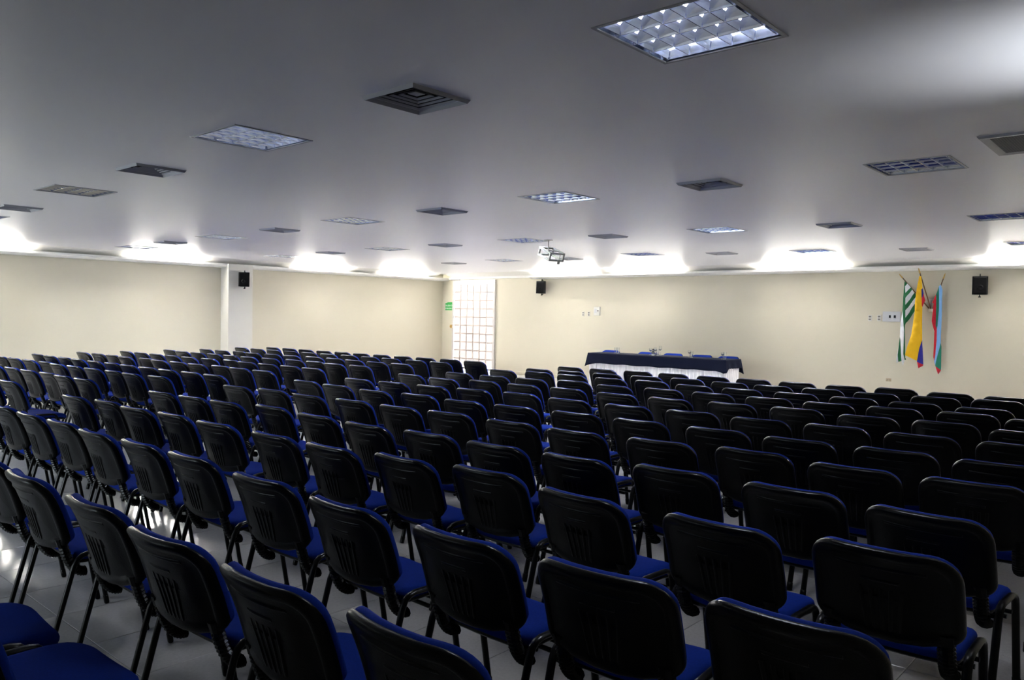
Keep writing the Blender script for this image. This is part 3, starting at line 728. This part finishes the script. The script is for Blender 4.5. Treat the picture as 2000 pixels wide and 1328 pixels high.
# unseen uplighter, added to throw the glow on the ceiling at upper right
o = empty('added_uplighter', (4.25, -0.42, 0)); tag(o, 'white standing uplighter added in the right aisle to wash the ceiling', 'lamp')
obj('base', lathe(bmesh.new(), [(0.005, 0.0), (0.15, 0.0), (0.15, 0.012), (0.03, 0.03), (0.005, 0.03)], 24), frame_m, o, smooth=True, angle=40)
obj('pole', tube(bmesh.new(), [(0, 0, 0.028), (0, 0, 1.86)], 0.013, 12), frame_m, o, smooth=True, angle=40)
obj('bowl', lathe(bmesh.new(), [(0.013, 1.85), (0.09, 1.89), (0.15, 1.95), (0.144, 1.95), (0.085, 1.897), (0.013, 1.862)], 24), frame_m, o, smooth=True, angle=40)
obj('bulb', lathe(bmesh.new(), [(0.012, 1.862), (0.02, 1.88), (0.028, 1.905), (0.018, 1.93), (0.002, 1.935)], 12), tube_off_m, o, smooth=True)
ld = bpy.data.lights.new('added_glow_spot', 'SPOT'); ld.energy = UPLIGHT_W*4*pi; ld.spot_size = radians(75); ld.spot_blend = 1.0; ld.shadow_soft_size = 0.03; ld.color = (0.90, 0.95, 1.0)
lo = bpy.data.objects.new('added_glow_spot', ld); link(lo, o); lo.location = (0, 0, 1.96)
lo.rotation_euler = Vector((-0.06, 0.62, 0.86)).to_track_quat('-Z', 'Y').to_euler()

# ---------------------------------------------------------------- stacking chairs
def rrect(w, z0, z1, rt, rb, k=6, m=5):
    """rounded rectangle, constant vertex count, counter-clockwise in (a, b) from the lower left"""
    pts = []
    def arc(cx, cy, r, a0):
        for i in range(k+1):
            a = a0 + (pi/2)*i/k; pts.append((cx+r*cos(a), cy+r*sin(a)))
    def line(p, q):
        for i in range(1, m): pts.append((p[0]+(q[0]-p[0])*i/m, p[1]+(q[1]-p[1])*i/m))
    arc(-w+rb, z0+rb, rb, pi); a = pts[-1]
    line(a, (w-rb, z0)); arc(w-rb, z0+rb, rb, 1.5*pi)
    line(pts[-1], (w, z1-rt)); arc(w-rt, z1-rt, rt, 0)
    line(pts[-1], (-w+rt, z1)); arc(-w+rt, z1-rt, rt, pi/2)
    line(pts[-1], (-w, z0+rb))
    return pts
BW, BH, TILT = 0.260, 0.330, radians(20)
def bend(y, s, d):             # back surface: s up the back, d behind it
    e = 1-min(1, abs(y/BW))**2.3
    s -= 0.052*e*max(0, 1-s/BH)**1.4
    c = 0.058*e - 0.010*sin(pi*min(1, max(0, s/BH)))
    x = -0.134 - s*sin(TILT) - c - d*cos(TILT)
    return (x, y, 0.512 + s*cos(TILT) - d*sin(TILT))
def back_rings(prof, w=BW, s0=0.0, s1=BH):
    R = []
    for i, d in prof:
        R.append([bend(y, s, d) for y, s in rrect(w-i, s0+i, s1-i, max(0.10-i, 0.006), max(0.04-i, 0.005))])
    return R
def ridge(bm, p, q, wd, n=6):  # moulded ridge on the shell from (y, s) to (y, s)
    L = math.hypot(q[0]-p[0], q[1]-p[1]); ny, ns = -(q[1]-p[1])/L*wd, (q[0]-p[0])/L*wd
    rg = []
    for i in range(n+1):
        y, s = p[0]+(q[0]-p[0])*i/n, p[1]+(q[1]-p[1])*i/n
        e = 0.3 if i in (0, n) else 1
        rg.append([bend(y+ny, s+ns, 0.0185), bend(y+ny*0.5, s+ns*0.5, 0.0192+0.0028*e), bend(y-ny*0.5, s-ns*0.5, 0.0192+0.0028*e), bend(y-ny, s-ns, 0.0185)])
    loft(bm, rg)
def make_chair(feet=True):
    t = empty('stacking_chair')
    bm = bmesh.new()
    loft(bm, back_rings([(0.007, -0.002), (0.001, 0.003), (0, 0.010), (0.001, 0.018), (0.006, 0.0245), (0.014, 0.027), (0.028, 0.0265), (0.036, 0.021), (0.044, 0.0185), (0.08, 0.0185), (0.12, 0.0185), (0.152, 0.0185)]))
    ridge(bm, (-0.155, 0.262), (0.155, 0.262), 0.006); ridge(bm, (-0.066, 0.215), (0.066, 0.215), 0.006)
    for y in (-0.072, -0.036, 0.0, 0.036, 0.072): ridge(bm, (y*0.75, 0.035), (y, 0.185), 0.008)
    obj('backrest_shell', bm, blk_m, t, smooth=True, angle=50)
    bm = bmesh.new()
    loft(bm, back_rings([(0.010, 0.004), (0.008, -0.004), (0.008, -0.016), (0.012, -0.027), (0.022, -0.035), (0.04, -0.040), (0.08, -0.043), (0.12, -0.044), (0.152, -0.045)]))
    obj('back_cushion', bm, blue_m, t, smooth=True, angle=60)
    def seat_rings(prof, w=0.234, x0=-0.112, x1=0.266):
        R = []
        for i, z in prof:
            r = []
            for y, x in rrect(w-i, x0+i, x1-i, max(0.10-i, 0.006), max(0.05-i, 0.006)):
                f = max(0, (x-0.08)/0.165); r.append((x, y, z - 0.022*f*f + 0.010*(y/0.234)**2))
            R.append(r)
        return R
    bm = bmesh.new(); loft(bm, seat_rings([(0.006, 0.404), (0.001, 0.414), (0, 0.428), (0.004, 0.440), (0.014, 0.449), (0.035, 0.454), (0.08, 0.455), (0.13, 0.454), (0.18, 0.453)]))
    obj('seat_cushion', bm, blue_m, t, smooth=True, angle=60)
    bm = bmesh.new(); loft(bm, seat_rings([(0.005, 0.405), (0.004, 0.396), (0.012, 0.388), (0.04, 0.383), (0.10, 0.382), (0.18, 0.382)]))
    obj('seat_pan', bm, blk_m, t, smooth=True, angle=50)
    for sy in (-1, 1):
        y = sy*0.260
        a = [(0.005, y, 0.450), (0.080, y, 0.450), (0.108, y, 0.443), (0.127, y, 0.426), (0.138, y, 0.398), (0.206, y, 0.020)]
        b = [(0.005, y, 0.450), (-0.066, y, 0.450), (-0.095, y, 0.443), (-0.116, y, 0.426), (-0.130, y, 0.398), (-0.234, y, 0.020)]
        for pts in (a, b):
            bm = tube(bmesh.new(), pts, 0.0165, 10, up=(0, 1, 0), r2=0.0115)
            lg = obj('leg', bm, leg_m, t, smooth=True, angle=50)
            if feet:
                e = Vector(pts[-1]); d = (e-Vector(pts[-2])).normalized()
                obj('foot_cap', tube(bmesh.new(), [e-d*0.030, e-d*0.028, e+d*0.012, e+d*0.018], 0.0185, 10, up=(0, 1, 0), r2=0.0135, scales=[0.85, 1, 1, 0.85]), blk_m, lg, smooth=True, angle=50)
    for x in (0.015, 0.095):
        obj('cross_bar', tube(bmesh.new(), [(x, -0.258, 0.371), (x, 0.258, 0.371)], 0.010, 8), leg_m, t, smooth=True, angle=50)
    for sy in (-1, 1):
        y = sy*0.198
        ctl = [Vector(p) for p in ((-0.058, y, 0.350), (-0.080, y, 0.353), (-0.105, y, 0.370), (-0.128, y, 0.402), (-0.146, y, 0.445), (-0.158, y, 0.487), (-0.171, y, 0.530))]
        pts = []; sc = []
        n = 34
        for i in range(n+1):
            f = i/n*(len(ctl)-1); k = min(int(f), len(ctl)-2); q = f-k
            p0, p1, p2, p3 = ctl[max(k-1, 0)], ctl[k], ctl[k+1], ctl[min(k+2, len(ctl)-1)]
            pts.append(0.5*((2*p1) + (p2-p0)*q + (2*p0-5*p1+4*p2-p3)*q*q + (3*p1-p0-3*p2+p3)*q*q*q))
            sc.append(1.0 if (i % 2 or i > n-5) else 0.80)
        bm = tube(bmesh.new(), pts, 0.033, 10, up=(0, 1, 0), r2=0.024, scales=sc)
        obj('pleated_bracket', bm, blk_m, t, smooth=False)
    for sy in (-1, 1):        # stub bars that carry the side frames
        obj('frame_stub', tube(bmesh.new(), [(-0.095, sy*0.205, 0.392), (-0.118, sy*0.258, 0.405)], 0.010, 8), leg_m, t, smooth=True, angle=50)
    return t
proto_chair = make_chair(True)
used = [False]
def put_chair(x, y, rz, label, group):
    if not used[0]: o = proto_chair; used[0] = True; o.location = (x, y, 0); o.rotation_euler = (0, 0, rz)
    else: o = dup(proto_chair, (x, y, 0), rz)
    tag(o, label, 'chair', group)
    return o
ROT = {('R2', 10): 4, ('R1', 3): 3, ('R1', 5): -1, ('R3', 9): -4, ('R3', 10): -2, ('R4', 11): -4, ('R5', 10): -1}
for key, lst in ROWS.items():
    blk = 'right' if key[0] == 'R' else 'left'
    k = int(key[1:]); n = len(lst)
    for i, (x, y) in enumerate(lst):
        c = n-i
        rz = radians(ROT.get((key, i), random.uniform(-1.8, 1.8) * (1 if blk == 'right' else 0.5)))
        if blk == 'right': lab = 'black-backed blue chair, right block, %s row from the camera, %s from its right end' % (ORD[k], ORD[c])
        else: lab = 'black-backed blue chair, left block, %s row from the camera, %s from the aisle' % (ORD[k+1], ORD[c])
        put_chair(x, y, rz, lab, 'chairs in the %s block' % blk)
put_chair(0.815, 3.32, radians(-3), 'blue chair whose seat alone shows, farther left of two at the lower left corner', 'chairs cut off at the lower left')
put_chair(0.85, 2.74, radians(2), 'blue chair whose seat alone shows, nearer of two at the lower left corner', 'chairs cut off at the lower left')
for i, (px, w_) in enumerate(((1192, 'leftmost'), (1262, 'second from the left'), (1314, 'third from the left'), (1371, 'fourth from the left'), (1422, 'rightmost'))):
    x = 15.90
    put_chair(x-0.08, tableY(px)*x+0.06, pi + radians(random.uniform(-3, 3)), 'blue chair facing the rows behind the navy table, %s of five' % w_, 'speakers chairs behind the table')
